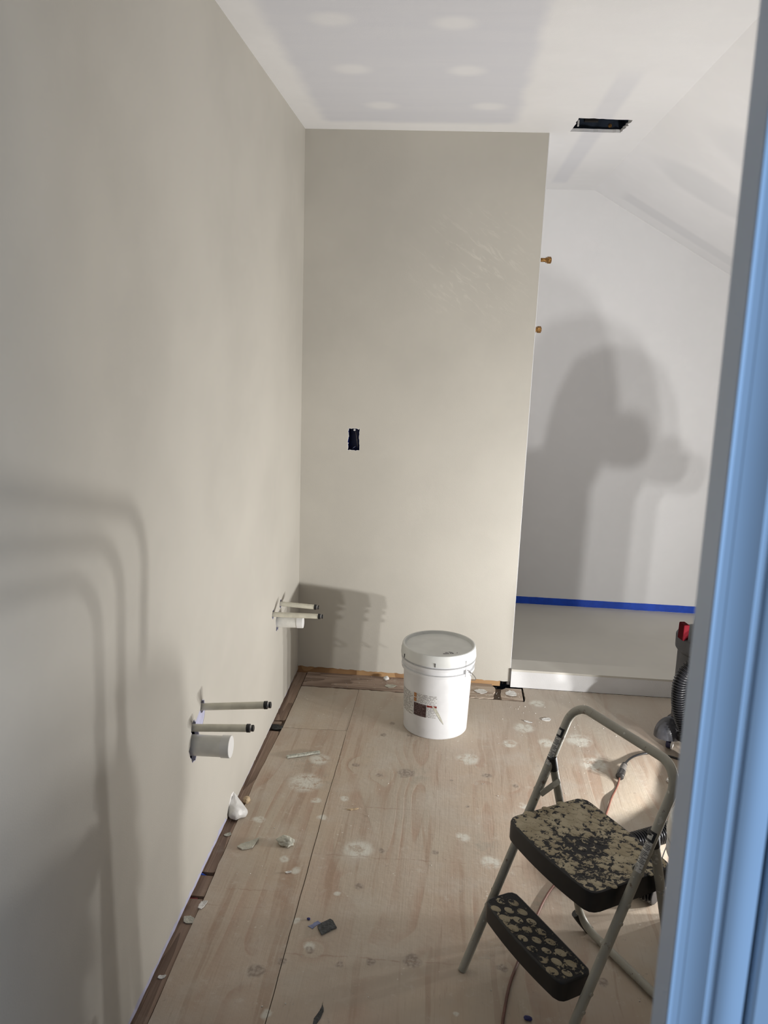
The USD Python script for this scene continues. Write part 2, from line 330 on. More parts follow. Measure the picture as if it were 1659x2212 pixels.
def stool_paint():
    g = G(); p = g.pos(); n = g.noise(p, 40.0, 5, .65)
    c = g.mix(g.rng(g.noise(p, 9.0, 3), .3, .7), (.30, .285, .235), (.40, .385, .325))
    c = g.mix(g.math('multiply', g.rng(n, .62, .70), .8), c, (.10, .055, .035))
    c = g.mix(g.math('multiply', g.rng(g.noise(p, 55.0, 3), .66, .70), .8), c, (.55, .54, .48))
    return g.done('stool_paint', c, .42, g.bump(n, .001))
stool_paint()
def mud(name, lo, hi, patch=0.0):
    g = G(); p = g.pos(); n = g.noise(p, 70.0, 6, .68, .6); k = g.noise(p, 9.0, 3)
    nn = g.math('add', n, g.math('multiply', g.math('subtract', k, .5), .5))
    if patch: nn = g.math('subtract', nn, g.math('multiply', g.rng(g.vm('distance', g.vm('add', p, g.vm('multiply', g.noise(p, 18.0, 2, out='color'), (.06, .06, 0))), tuple(sp_seat)), .075, .03), patch))
    c = g.mix(g.rng(nn, lo, hi), (.014, .014, .017), g.mix(g.rng(g.noise(p, 24.0, 4), .3, .7), (.36, .30, .195), (.50, .435, .305)))
    return g.done(name, c, .7, g.bump(n, .0025))
sp_seat = (1.035+.045, 1.755+.035, .43)
mud('seat_mud', .475, .53, .11); mud('step_mud', .56, .64); mud('pad_mud', .38, .45); mud('seat_pad_mud', .38, .45, .12)

def print_mat(name, paper, ink, lines, chars, cover=.72, block=None):
    """tiny unreadable print: rows of dark words on paper, from the part's own uv"""
    g = G(); uv = g.add('uvmap', attribute='st')+'.UV'; s = g.add('separate_xyz', vector=uv)
    v = g.math('multiply', s+'.y', float(lines)); row = g.math('floor', v); fr = g.math('fraction', v)
    u = g.math('floor', g.math('multiply', s+'.x', float(chars)))
    wn = g.add('white_noise_texture', dimensions='3D', vector=g.add('combine_xyz', x=u, y=row, z=1.7)+'.vector')+'.value'
    on = g.math('multiply', g.math('multiply', g.math('greater_than', fr, .22), g.math('less_than', fr, .80)), g.math('less_than', wn, cover))
    end = g.add('white_noise_texture', dimensions='3D', vector=g.add('combine_xyz', x=3.1, y=row, z=9.2)+'.vector')+'.value'
    on = g.math('multiply', on, g.math('less_than', s+'.x', g.math('add', .72, g.math('multiply', end, .5))))
    return g.done(name, g.mix(g.math('multiply', on, .8), paper, ink), .5)
print_mat('label_text', (.66, .66, .65), (.16, .15, .16), 9, 46)
print_mat('label_text_left', (.60, .60, .58), (.15, .14, .14), 16, 40)
print_mat('label_brown', (.040, .017, .017), (.16, .11, .11), 7, 30, .6)
print_mat('label_orange', (.33, .12, .022), (.52, .36, .20), 3, 5, .5)
print_mat('label_red', (.19, .02, .015), (.30, .08, .07), 1, 8, .6)
print_mat('sticker_print', (.58, .57, .53), (.02, .02, .025), 22, 7, .78)
plain('sticker_black', (.012, .012, .014), .5); plain('sticker_white', (.58, .57, .53), .5)

# ---------------------------------------------------------------- the room shell
def wall_bottom(y0, y1, z, amp, step, seed):
    return jag([(y0, z), (y1, z)], amp, step, seed)
PIPES = [((2.116, .534), .0155), ((2.034, .510), .0155), ((2.042, .453), .036), ((3.202, .484), .0150), ((3.058, .487), .0145), ((3.149, .4235), .030)]
def rough_hole(c, r, seed, k=1.25):
    a = np.linspace(0, 2*PI, 22)[:-1]; rr = r*(k+.18*np.random.default_rng(seed).normal(0, 1, 21).clip(-1, 1)); rr = np.maximum(rr, r*1.05)
    return Polygon(np.c_[c[0]+rr*np.cos(a), c[1]+rr*np.sin(a)])
holes = unary_union([rough_hole(c, r, i) for i, (c, r) in enumerate(PIPES)])
torn = Polygon([(2.395, .010), (2.39, .052), (2.415, .072), (2.445, .066), (2.475, .030), (2.470, .008)])
core = Polygon(np.vstack([wall_bottom(.40, D+.1, .010, .0012, .03, 1), [(D+.1, H), (.40, H)]])).difference(holes)
core = core.difference(Polygon([(2.405, .0), (2.405, .048), (2.425, .060), (2.452, .045), (2.46, .0)]))
skin = Polygon(np.vstack([np.vstack([wall_bottom(.40, 2.35, .0265, .0026, .016, 2), wall_bottom(2.36, D+.1, .0125, .0014, .02, 3)]), [(D+.1, H), (.40, H)]]))
chip = Polygon([(2.128, .548), (2.146, .530), (2.137, .500), (2.118, .478), (2.066, .474), (2.062, .430), (2.012, .440), (2.006, .486), (2.022, .508)])
skin = skin.difference(holes.buffer(.0015)).difference(chip).difference(torn)
wl = thing('wall_left', kind='structure')
obj('plasterboard', ext(core, .0121, 'x').apply_translation((-.0127, 0, 0)), 'board_core', wl)
obj('painted_face', ext(skin, .0006, 'x').apply_translation((-.0006, 0, 0)), 'paint_left', wl)
obj('torn_paper', ext(torn.difference(Polygon([(2.405, .0), (2.405, .048), (2.425, .060), (2.452, .045), (2.46, .0)])), .0016, 'x').apply_translation((-.0010, 0, 0)), 'torn_paper', wl)
for i, poly in enumerate(([(2.117, .552), (2.125, .552), (2.1245, .592), (2.119, .600)], [(2.022, .528), (2.030, .534), (2.016, .566), (2.010, .566)], [(2.030, .413), (2.044, .416), (2.040, .372)], [(3.064, .505), (3.070, .505), (3.075, .56), (3.072, .565)], [(3.209, .503), (3.214, .500), (3.222, .556), (3.218, .562)])):
    pass
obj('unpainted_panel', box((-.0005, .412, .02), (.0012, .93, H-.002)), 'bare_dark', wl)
obj('wall_cavity', box((-.13, .40, -.05), (-.12, D+.3, H+.1)), 'cavity', wl)
obj('bottom_plate', box((-.115, .40, -.006), (-.016, D-.001, .032)), 'old_board', wl)

# back wall: a partition with a ragged lower edge over its bottom plate, and an outlet cut-out
BX0, BX1, BZ0, BZ1 = .2165, .268, 1.0895, 1.1885
ro = np.random.default_rng(5)
outlet = Polygon(np.vstack([jag([(BX0+.001, BZ0), (BX1, BZ0+.001)], .0012, .006, 11), jag([(BX1, BZ0), (BX1-.003, BZ1-.018), (BX1-.001, BZ1)], .0008, .008, 12), jag([(BX1-.002, BZ1), (BX0, BZ1-.002)], .0014, .006, 13), jag([(BX0, BZ1), (BX0-.0015, BZ0)], .0010, .006, 14)]).tolist()).buffer(0)
bk = Polygon(np.vstack([jag([(0, .030), (.5, .0245), (WP, .021)], .0016, .012, 21), [(WP, H), (0, H)]]))
wb = thing('wall_back', kind='structure')
obj('plasterboard', ext(bk.difference(outlet), .0121, 'y').apply_translation((0, D+.0006, 0)), 'gypsum', wb)
obj('painted_face', ext(bk.difference(outlet.buffer(.0022)), .0006, 'y').apply_translation((0, D, 0)), 'paint_back', wb)
obj('corner_bead', box((WP-.0022, D-.0004, .0215), (WP+.0004, D+.012, H)), 'curb_white', wb)
obj('bottom_plate', box((-.02, D+.004, -.006), (WP-.045, D+.09, .038)), 'sole_plate', wb)
obj('bottom_plate', box((WP-.034, D+.030, -.006), (WP-.004, D+.09, .030)), 'cavity', wb)
obj('wall_shower_side', box((WP-.0127, D+.0127, 0), (WP, Y2, H)), 'paint_white', kind='structure')
fw = Polygon([(WP-.02, -.02), (XR, -.02), (XR, H-SLOPE*(XR-XS)+.01), (XS, H+.01), (WP-.02, H+.01)])
obj('wall_far', ext(fw, .013, 'y').apply_translation((0, Y2, 0)), 'paint_white', kind='structure')
obj('wall_right', box((XR, YF0, -.02), (XR+.013, Y2+.013, 1.6)), 'paint_white', kind='structure')

# flat ceiling with the vent opening, and the sloped part
vent = Polygon(np.vstack([jag([(1.0965, 3.598), (1.1, 3.39)], .0022, .02, 31), jag([(1.101, 3.389), (1.307, 3.408)], .0022, .018, 32), jag([(1.306, 3.411), (1.2985, 3.603)], .0030, .016, 33), jag([(1.298, 3.603), (1.098, 3.597)], .0022, .018, 34)]).tolist()).buffer(0)
cl = Polygon([(-.02, YF0), (XS, YF0), (XS, Y2+.013), (-.02, Y2+.013)]).difference(vent)
obj('ceiling', ext(cl, .0127).apply_translation((0, 0, H)), 'paint_ceiling', kind='structure')
n_ = np.array([SLOPE, 0, 1])/math.hypot(SLOPE, 1)*.013
zr = H-SLOPE*(XR+.02-XS); v = []
for y in (YF0, Y2+.013): v += [(XS, y, H), (XR+.02, y, zr), tuple(np.array((XR+.02, y, zr))+n_), tuple(np.array((XS, y, H))+n_)]
q = [[0, 1, 2, 3], [7, 6, 5, 4], [0, 4, 5, 1], [1, 5, 6, 2], [2, 6, 7, 3], [3, 7, 4, 0]]
obj('ceiling_slope', (np.array(v), np.array(q)), 'paint_slope', kind='structure')

# wall with the doorway the picture is taken through
TL = .0139
def lean(m):
    v = m.vertices.copy(); v[:, 0] += -.0012-(v[:, 2]-1.17)*TL; m.vertices = v; return m
wf = thing('wall_front', kind='structure')
obj('plasterboard', lean(box((.854, YF0+.0145, -.02), (XR, YF1-.013, H))), 'bare_board', wf)
obj('plasterboard', box((-1.2, YF0, -.02), (-.0135, YF1-.013, H)), 'bare_board', wf)
obj('header', box((-.02, YF0+.013, 2.12), (.9, YF1-.013, H)), 'bare_board', wf)
def P_(k, y): return (CAM[0]+k*y, y)                               # casing profile in plan, from its inner edge outwards
prof = [P_(.3322, .4385), P_(.3525, .4090)] + [P_(.3525+.0035*math.sin(a), .4075-.0015*math.sin(a)) for a in (.4, PI/2)]
prof += [P_(.3600, .4068), P_(.3695, .4066)] + [P_(.3695+(.404-.3695)*u, .4063-.0040*u**1.6) for u in np.linspace(.05, 1, 8)]
prof += [P_(.4055, .4028), P_(.4180, .4032)] + [P_(.4190+.0375*u, .4022-.0026*math.sin(PI*(.15+.80*u))) for u in np.linspace(0, 1, 10)]
prof += [P_(.4569, .4075), (P_(.4569, .4075)[0]+.0004, .4385)]
door = thing('trim_1', kind='structure', loc=(0.83, .41, 0))
obj('door_casing', lean(ext(Polygon(prof).buffer(0), 2.14).apply_translation((0, 0, -.01))), 'jamb_paint', door)
xw = prof[-2][0]
obj('back_band', lean(ext(Polygon([(xw+.0012, .424), (xw+.0012, .4010), (xw+.003, .3995), (xw+.016, .3995), (xw+.018, .4010), (xw+.018, .424)]), 2.14).apply_translation((0, 0, -.01))), 'jamb_paint', door)
obj('door_jamb', lean(box((.8375, .4390, -.01), (.854, .4995, 2.13))), 'jamb_paint', door)

# ---------------------------------------------------------------- floor: plywood sheets, boards along the walls
fl = thing('floor', kind='structure')
obj('subfloor', box((-.13, -1.5, -.06), (XR+.02, Y2+.02, -.040)), 'cavity', fl)
def slab(poly, z1, th, mat, name): return obj(name, ext(poly, th).apply_translation((0, 0, z1-th)), mat, fl)
slab(sbox(-1.2, -1.5, XR, .405), 0, .018, 'hall_floor', 'hall_board')
seamR = jag([(.3105, .41), (.3085, 2.5), (.316, 3.28), (.3165, 3.4665)], .0006, .05, 41); seamL = seamR-np.array([.0024, 0])
seamL[:, 0] -= np.interp(seamL[:, 1], [0, 2.2, 2.6, 3.3], [.0, -.0002, -.0006, -.0012])
edge = jag([(.316, 3.4665), (.52, 3.462), (.79, 3.452), (.826, 3.455)], .0025, .02, 42)
edge2 = jag([(1.074, 3.458), (1.082, 3.50), (1.078, 3.604)], .0012, .02, 43)
main = Polygon(np.vstack([seamR, edge[1:], [(.95, 3.456), (1.074, 3.454)], edge2, [(XR, 3.604), (XR, .41)]]))
slab(main, 0, .018, 'plywood_main', 'plywood_sheet')
stripL = jag([(.0335, .41), (.0345, 2.0), (.0305, 2.6), (.044, 3.045)], .0007, .05, 44)
cutA = jag([(.044, 3.0455), (.314, 3.060)], .0016, .02, 45); cutB = cutA+np.array([0, .0035])
selA = seamL[seamL[:, 1] < 3.058]; selB = seamL[seamL[:, 1] > 3.066]
slab(Polygon(np.vstack([stripL[:-1], cutA, selA[::-1]])).buffer(0), -.0006, .018, 'plywood_side', 'plywood_sheet')
slab(Polygon(np.vstack([jag([(.0455, 3.049), (.0475, 3.462)], .0007, .05, 46)[::-1], cutB, selB, [(.313, 3.4665)], jag([(.313, 3.4665), (.0475, 3.462)], .002, .02, 47)[1:]])).buffer(0), -.0012, .018, 'plywood_corner', 'plywood_sheet')
slab(Polygon(np.vstack([[(WP, YB), (WP, Y2), (XR, Y2), (XR, YB)]])), .0, .03, 'paint_pan', 'shower_pan')
for y0, y1_, dz, r0 in ((.41, 1.994, 0, 0), (2.008, 2.099, -.001, 0), (2.113, 3.018, .0005, .008), (3.118, D+.08, 0, .010)):
    pl = sbox(-.11, y0, .0315, y1_)
    xr = [np.interp(y, [0, 2.0, 2.6, 3.045, 3.46], [.0315, .0325, .0285, .0405, .0440]) for y in np.linspace(y0, y1_, 14)]
    pl = Polygon([(-.11, y0)]+[(x, y) for x, y in zip(xr, np.linspace(y0, y1_, 14))]+[(-.11, y1_)])
    if r0: pl = pl.buffer(-r0).buffer(r0)
    slab(pl, -.004+dz, .02, 'old_board', 'edge_board')
slab(Polygon([(-.11, 3.020), (.042, 3.020), (.044, 3.117), (-.11, 3.117)]), -.016, .02, 'dirt', 'edge_board')
slab(Polygon(np.vstack([jag([(.0485, 3.466), (.30, 3.4705), (.52, 3.466), (.822, 3.458)], .0014, .02, 48), [(.83, D+.08), (.049, D+.08)]])), .0015, .02, 'back_board', 'back_board')
slab(Polygon(np.vstack([[(.8275, D+.03)], jag([(.826, 3.460), (.93, 3.470)], .003, .02, 49), jag([(.936, 3.478), (.932, 3.53), (.945, 3.57), (.935, D+.03)], .005, .02, 50)])).buffer(0), .001, .022, 'broken_board', 'broken_board')
slab(Polygon(np.vstack([jag([(.972, 3.462), (1.07, 3.464)], .003, .02, 51), [(1.071, 3.597)], jag([(1.0, 3.597), (.978, 3.57), (.968, 3.52), (.972, 3.47)], .004, .02, 52)])).buffer(0), -.002, .022, 'broken_board', 'broken_board')
slab(Polygon([(.92, 3.455), (.985, 3.455), (.985, D), (.92, D)]), -.020, .012, 'dirt', 'broken_board')

# shower curb
cb = thing('shower_curb', 'low white-faced shower curb with a beige top, between partition and vacuum', 'curb', (2.0, 3.66, 0))
obj('front_board', rbox((WP+.002, YC, .0005), (XR-.02, YC+.014, HC-.002), .0012), 'curb_white', cb)
obj('top_board', rbox((WP+.002, YC-.0005, HC-.010), (XR-.02, YB, HC), .0012), 'paint_pan', cb)
obj('core', box((WP+.003, YC+.0145, .0005), (XR-.021, YB-.002, HC-.011)), 'paint_pan', cb)
tp = jag([(WP+.002, .0455), (XR-.02, .0465)], .0003, .05, 61); bt = jag([(XR-.02, .001), (WP+.002, .001)], .0003, .05, 62)
obj('masking_tape', ext(Polygon(np.vstack([tp, bt])), .0006, 'y').apply_translation((0, Y2-.0008, 0)), 'tape_blue', label='long strip of blue masking tape along the foot of the far white wall', cat='tape')

# ---------------------------------------------------------------- outlet box, vent box, brass stubs
ob = thing('outlet_box', 'blue plastic outlet box in the ragged cut-out of the back wall', 'electrical box', ((BX0+BX1)/2, D, BZ0))
bx0, bx1, bz0, bz1, byd = BX0-.001, BX1+.001, BZ0-.0005, BZ1-.001, D+.075
obj('shell', cat([box((bx0-.002, D+.002, bz0-.002), (bx0, byd, bz1+.002)), box((bx1, D+.002, bz0-.002), (bx1+.002, byd, bz1+.002)), box((bx0, D+.002, bz0-.002), (bx1, byd, bz0)), box((bx0, D+.002, bz1), (bx1, byd, bz1+.002)), box((bx0-.002, byd, bz0-.002), (bx1+.002, byd+.002, bz1+.002))]), 'box_blue', ob)
obj('screw_tab', cat([cyl(((bx0+bx1)/2+.001, D+.001, bz1-.006), ((bx0+bx1)/2+.001, D+.010, bz1-.006), .0042, 14)]), 'cap_white', ob)
obj('screw_hole', cyl(((bx0+bx1)/2+.001, D+.0004, bz1-.006), ((bx0+bx1)/2+.001, D+.0012, bz1-.006), .0016, 10), 'black_ring', ob)
obj('wire', tube(smooth_path([(.246, D+.02, bz1-.012), (.252, D+.012, bz1-.04), (.2565, D+.012, bz0+.03), (.259, D+.03, bz0+.008)], 24), .0013, 8), 'plug_clear', ob)
obj('wire', tube(smooth_path([(.25, D+.03, bz0+.016), (.24, D+.015, bz0+.011), (.236, D+.02, bz0+.006)], 12), .0011, 8), 'blue_scrap', ob)
vb = thing('vent_box', 'dark metal vent box recessed in the ragged ceiling opening', 'vent', (1.2, 3.5, H))
vz0, vz1 = H+.004, H+.17
obj('shell', cat([box((1.092, 3.386, vz0), (1.0935, 3.61, vz1)), box((1.3095, 3.386, vz0), (1.311, 3.61, vz1)), box((1.0935, 3.384, vz0), (1.3095, 3.3855, vz1)), box((1.0935, 3.6065, vz0), (1.3095, 3.608, vz1)), box((1.092, 3.384, vz1), (1.311, 3.61, vz1+.0015))]), 'box_metal', vb)
obj('knockout', cyl((1.255, 3.6064, H+.0265), (1.255, 3.6050, H+.0265), .0075, 16), 'brass', vb)
obj('clip', rbox((1.122, 3.596, H+.021), (1.130, 3.6062, H+.046), .002), 'torn_paper', vb)
obj('bracket', rbox((1.150, 3.590, H+.038), (1.205, 3.6062, H+.09), .002), 'cavity', vb)
def stub(z, xt, label, name):
    s = thing(name, label, 'pipe', (WP, 4.2, z))
    obj('pipe', lathe([(0, 0), (.0095, 0), (.0095, xt-WP-.02), (0, xt-WP-.02)], 18).apply_transform(trimesh.transformations.rotation_matrix(PI/2, [0, 1, 0])).apply_translation((WP, 4.2, z)), 'brass', s)
    obj('cap', lathe([(0, 0), (.0155, 0), (.0165, .002), (.0165, .017), (.014, .020), (.0105, .0205), (.0105, .0215), (0, .0215)], 6).apply_transform(trimesh.transformations.rotation_matrix(PI/2, [0, 1, 0])).apply_translation((xt-.0215, 4.2, z)), 'brass', s)
    obj('collar', lathe([(.0095, 0), (.014, 0), (.014, .004), (.0095, .004)], 18).apply_transform(trimesh.transformations.rotation_matrix(PI/2, [0, 1, 0])).apply_translation((xt-.028, 4.2, z)), 'brass', s)
stub(1.994, 1.126, 'longer upper brass pipe stub beyond the edge of the partition', 'pipe_stub')
stub(1.660, 1.102, 'shorter lower brass pipe stub beyond the edge of the partition', 'pipe_stub')

# ---------------------------------------------------------------- basin rough-ins on the left wall
def supply(a, b, r, label):
    a, b = np.array(a), np.array(b); u = (b-a)/np.linalg.norm(b-a)
    s = thing('supply_pipe', label, 'pipe', a)
    obj('pipe', tube([a-u*.06, b-u*.020], r, 20), 'pipe_ivory', s, smooth=40)
    obj('ring', tube([b-u*.0205, b-u*.0195, b-u*.0105, b-u*.0095], [r*.9, r*1.12, r*1.12, r*.9], 20), 'black_ring', s, smooth=40)
    obj('crimp', tube([b-u*.010, b-u*.0045], r*.85, 20), 'steel', s, smooth=40)
    obj('plug', tube([b-u*.005, b-u*.001, b], [r*.88, r*.88, r*.8], 20), 'black_ring', s, smooth=40)
supply((0, 2.116, .534), (.201, 2.116, .555), .0105, 'upper ivory supply pipe of the nearer pair on the left wall')
supply((0, 2.034, .510), (.171, 2.034, .522), .0107, 'lower ivory supply pipe of the nearer pair, above the short drain')
supply((0, 3.202, .484), (.163, 3.202, .478), .0100, 'upper ivory supply pipe near the corner of left and back wall')
supply((0, 3.058, .487), (.203, 3.058, .491), .0100, 'lower longer ivory supply pipe near the corner of the walls')
def drain(a, b, r, label, capmat):
    a, b = np.array(a), np.array(b); u = (b-a)/np.linalg.norm(b-a)
    s = thing('drain_pipe', label, 'pipe', a)
    obj('pipe', tube([a-u*.06, b-u*.01], r, 32), 'pvc_white', s, smooth=40)
    obj('cap', tube([b-u*.026, b-u*.025, b-u*.002, b], [r*1.0, r*1.07, r*1.07, r*1.02], 32), capmat, s, smooth=40)
    return s
drain((0, 2.042, .453), (.104, 2.042, .456), .0295, 'short fat white drain pipe with cap on left wall, nearer one', 'cap_white')
drain((0, 3.149, .4235), (.107, 3.149, .428), .0235, 'fat white drain pipe with cap near the corner of the walls', 'cap_white')

# white plastic sleeve poking out at the foot of the wall
parts = [m3.Manifold.sphere(.024, 24).translate([.020, 2.392, .022]), m3.Manifold.sphere(.016, 24).translate([.043, 2.408, .014]), m3.Manifold.sphere(.009, 16).translate([-.002, 2.447, .052]), m3.Manifold.sphere(.012, 16).translate([-.004, 2.405, .040])]
sl = trimesh_of(m3.Manifold.batch_hull(parts).refine_to_length(.006)); v = sl.vertices
sl.vertices = v + sl.vertex_normals*((meshkit.fbm(v*70, 3, 4)-.5)*.006)[:, None]; sl.vertices[:, 2] = np.maximum(sl.vertices[:, 2], .0005)
obj('pipe_sleeve', sl, 'sleeve_white', smooth=60, label='crumpled white plastic sleeve poking out of the foot of the left wall', cat='sleeve')

# ---------------------------------------------------------------- buckets
def curved(r0, r1, a0, a1, z0, z1, off=.0005, n=14):
    """patch on the bucket's side; angle 0 faces -y, r linear in z"""
    aa = np.radians(np.linspace(a0, a1, n)); v, uv, f = [], [], []
    for k, z in enumerate((z0, z1)):
        r = r0+(r1-r0)*z/.30+off
        for i, a in enumerate(aa): v.append((r*math.sin(a), -r*math.cos(a), z)); uv.append((i/(n-1), k))
    for i in range(n-1): f += [[i, i+1, n+i+1], [i, n+i+1, n+i]]
    return trimesh.Trimesh(v, f, process=False), np.array(uv)
RB0, RB1 = .1335, .1430
bc = thing('bucket', 'white lidded plastic bucket with printed label standing by the back wall', 'bucket', (.673, 3.17, 0))
_org[bc] = np.zeros(3)
body = [(0, .004), (.120, .004), (.123, 0), (RB0-.003, 0), (RB0, .004), (RB1-.001, .270), (RB1-.001, .268), (.1515, .270), (.1520, .281), (.1440, .283), (.1440, .299), (.1530, .301), (.1535, .312), (.1450, .314), (.1450, .328), (.147, .345), (0, .345)]
obj('body', lathe(body, 96), 'bucket_white', bc, smooth=35)
lid = [(.1455, .322), (.1555, .322), (.1560, .326), (.1535, .346), (.1515, .3615), (.1495, .3665), (.1460, .368), (.1420, .3665), (.1390, .360), (.1375, .3560), (.100, .3555), (.02, .3562), (0, .3562)]
ld = obj('lid', lathe(lid, 96), 'lid_white', bc, smooth=35)
for k, dg in enumerate((-62, -4, 46, 100, 160, 220, 262)):
    a = math.radians(dg-90); c, s = math.cos(a), math.sin(a)
    tb = rbox((-.0012, -.0016, .3235), (.0012, .0010, .3395), .0006)
    tb.apply_transform(trimesh.transformations.rotation_matrix(a+PI/2, [0, 0, 1])); tb.apply_translation((.1560*c, .1560*s, 0))
    obj('notch', tb, 'marker_black' if k < 2 else 'lid_white', ld, local=True)
def stroke(pts, w): return tube([(x, y, .3567) for x, y in pts], w, 6)
obj('handwriting', cat([stroke([(.018, -.088), (.042, -.083)], .0008), stroke([(.026, -.075), (.037, -.073)], .0007), stroke([(.046, -.080), (.053, -.066), (.060, -.078), (.052, -.078)], .0009), stroke([(.074, -.070), (.0755, -.069)], .0014), stroke([(.040, -.068), (.048, -.064)], .0007)]), 'marker_black', ld, local=True)
for a0, a1, z0, z1, mt, nm in ((-80, -42.5, .088, .186, 'label_text_left', 'label_print'), (-40.5, -35.2, .173, .191, 'label_orange', 'label_square'), (-40.5, -35.2, .153, .170, 'label_orange', 'label_square'),
                               (-34, 1.5, .153, .192, 'label_text', 'label_print'), (-40.5, -16.5, .094, .149, 'label_brown', 'label_panel'), (-15.4, 1.5, .141, .149, 'label_red', 'label_bar'), (-15.4, 1.5, .095, .140, 'label_text', 'label_print')):
    m, uv = curved(RB0, RB1, a0, a1, z0, z1); obj(nm, m, mt, bc, smooth=True, uv=uv, local=True)
tear = []
for a, z, w in ((-6.5, .151, .5), (-1.5, .137, 2.2), (5, .110, 2.0), (10, .088, 1.4), (14.5, .070, .3)):
    r = RB0+(RB1-RB0)*z/.30+.0011
    for da in (-w, w): tear.append((r*math.sin(math.radians(a+da)), -r*math.cos(math.radians(a+da)), z+da*.001))
obj('label_tear', trimesh.Trimesh(tear, [[2*i, 2*i+1, 2*i+3] for i in range(4)]+[[2*i, 2*i+3, 2*i+2] for i in range(4)], process=False), 'flake_grey', bc, local=True)
ea = math.radians(50)
ear = rbox((-.008, -.0085, .268), (.008, .006, .314), .003)
for s in (1, -1):
    e = ear.copy(); a = ea if s > 0 else ea+PI
    e.apply_transform(trimesh.transformations.rotation_matrix(a, [0, 0, 1])); e.apply_translation((.147*math.sin(a), -.147*math.cos(a), 0)); obj('handle_ear', e, 'bucket_white', bc, local=True)
p0 = np.array([.155*math.sin(ea), -.155*math.cos(ea), .298]); p1 = np.array([-p0[0], -p0[1], .298])
arc = []
for k in np.linspace(0, PI, 40):                                       # wire bail hanging down behind the bucket
    d = np.array([math.sin(ea), -math.cos(ea), 0]); n2 = np.array([math.cos(ea), math.sin(ea), 0])
    arc.append(d*.160*math.cos(k)+n2*.158*math.sin(k)+np.array([0, 0, .298-.125*math.sin(k)]))
obj('wire_handle', tube(arc, .0017, 8), 'steel', bc, smooth=True, local=True)
copy_of(bc, 'bucket', (1.46, 1.98, 0), 150, label='white plastic bucket half hidden behind the door jamb, right of the stool', cat='bucket')

# ---------------------------------------------------------------- step stool
SA = np.array([.868, 1.661]); TH = -1.02
SU = np.array([math.cos(TH), math.sin(TH), 0]); SB = np.array([-math.sin(TH), math.cos(TH), 0])
def sp(u, b, z): return np.array([SA[0], SA[1], 0])+u*SU+b*SB+np.array([0, 0, z])
SM = np.eye(4); SM[:3, 0], SM[:3, 1], SM[:3, 3] = SU, SB, sp(0, 0, 0)
def loc(m): return m.apply_transform(SM)
stl = thing('step_stool', 'folding two-step stool with plaster-smeared black treads and beige tube frame', 'step stool', sp(0, .2, 0))
HW, LN, HT, ZJ, BR, WR = .179, .427, .694, .545, .390, .176
fr = fillet([(-HW, 0, 0), (-HW, LN*HT, HT), (HW, LN*HT, HT), (HW, 0, 0)], (.055, .062), 12)
ff = obj('front_frame', loc(tube(densify(fr, .03), .0112, 16)), 'stool_paint', stl, smooth=40)
jb = LN*ZJ
rr = fillet([(-WR, jb+.004, ZJ), (-WR, BR, .013), (WR, BR, .013), (WR, jb+.004, ZJ)], .055, 12)
rf = obj('rear_frame', loc(tube(densify(rr, .03), .0108, 16)), 'stool_paint', stl, smooth=40)
for s in (-1, 1):
    q = fillet([(s*WR, BR-.046, .175*0+.085), (s*WR, BR, .013), (s*(WR-.08), BR, .013)], .055, 10)
    q = q[2:-3]; obj('rubber_foot', loc(tube(q+np.array([s*.006, .006, -.0055]), .0125, 12)).slice_plane((0, 0, .0008), (0, 0, 1), cap=False), 'seat_side', rf, smooth=40)
    d = np.array([0, BR-jb-.016, .013-ZJ]); d /= np.linalg.norm(d); j = np.array([s*WR, jb+.004, ZJ])
    obj('joint_cap', loc(tube([j-d*.014, j-d*.012, j+d*.026, j+d*.028], [.010, .0122, .0122, .011], 16)), 'seat_side', rf, smooth=40)
    a = np.array([s*(HW-.013), LN*.468, .468]); b = np.array([s*(WR+.012), jb+.004+(BR-jb)*.085, ZJ-.055]); a[0] = b[0] = s*.1640
    dd = (b-a)/np.linalg.norm(b-a); w = np.cross(dd, [1, 0, 0])*.009
    link = Polygon([(0, -.005), (np.linalg.norm(b-a), -.005), (np.linalg.norm(b-a), .005), (0, .005)]).buffer(.004)
    lm = ext(link, .003); M = np.eye(4); M[:3, 0] = dd; M[:3, 1] = np.cross([1.0, 0, 0], dd); M[:3, 2] = [1, 0, 0]; M[:3, 3] = a; lm.apply_transform(M)
    obj('folding_link', loc(lm), 'stool_paint', stl)
for s in (-1, 1):
    for zz in (.468, .40, .205, .165, .36):
        c0 = np.array([s*HW, LN*zz, zz]); o = np.array([s*.0128, 0, 0]); o2 = np.array([s*.008, 0, 0]); vv = np.array([0, -.0085, .003])
        obj('rivet', loc(cat([cyl(c0+o2, c0+o, .0048, 12)])), 'stool_paint', stl)
    c0 = np.array([s*WR, jb+.004+(BR-jb)*.25, ZJ-.15]); obj('rivet', loc(cyl(c0+np.array([s*.008, 0, 0]), c0+np.array([s*.0122, 0, 0]), .0048, 12)), 'stool_paint', stl)
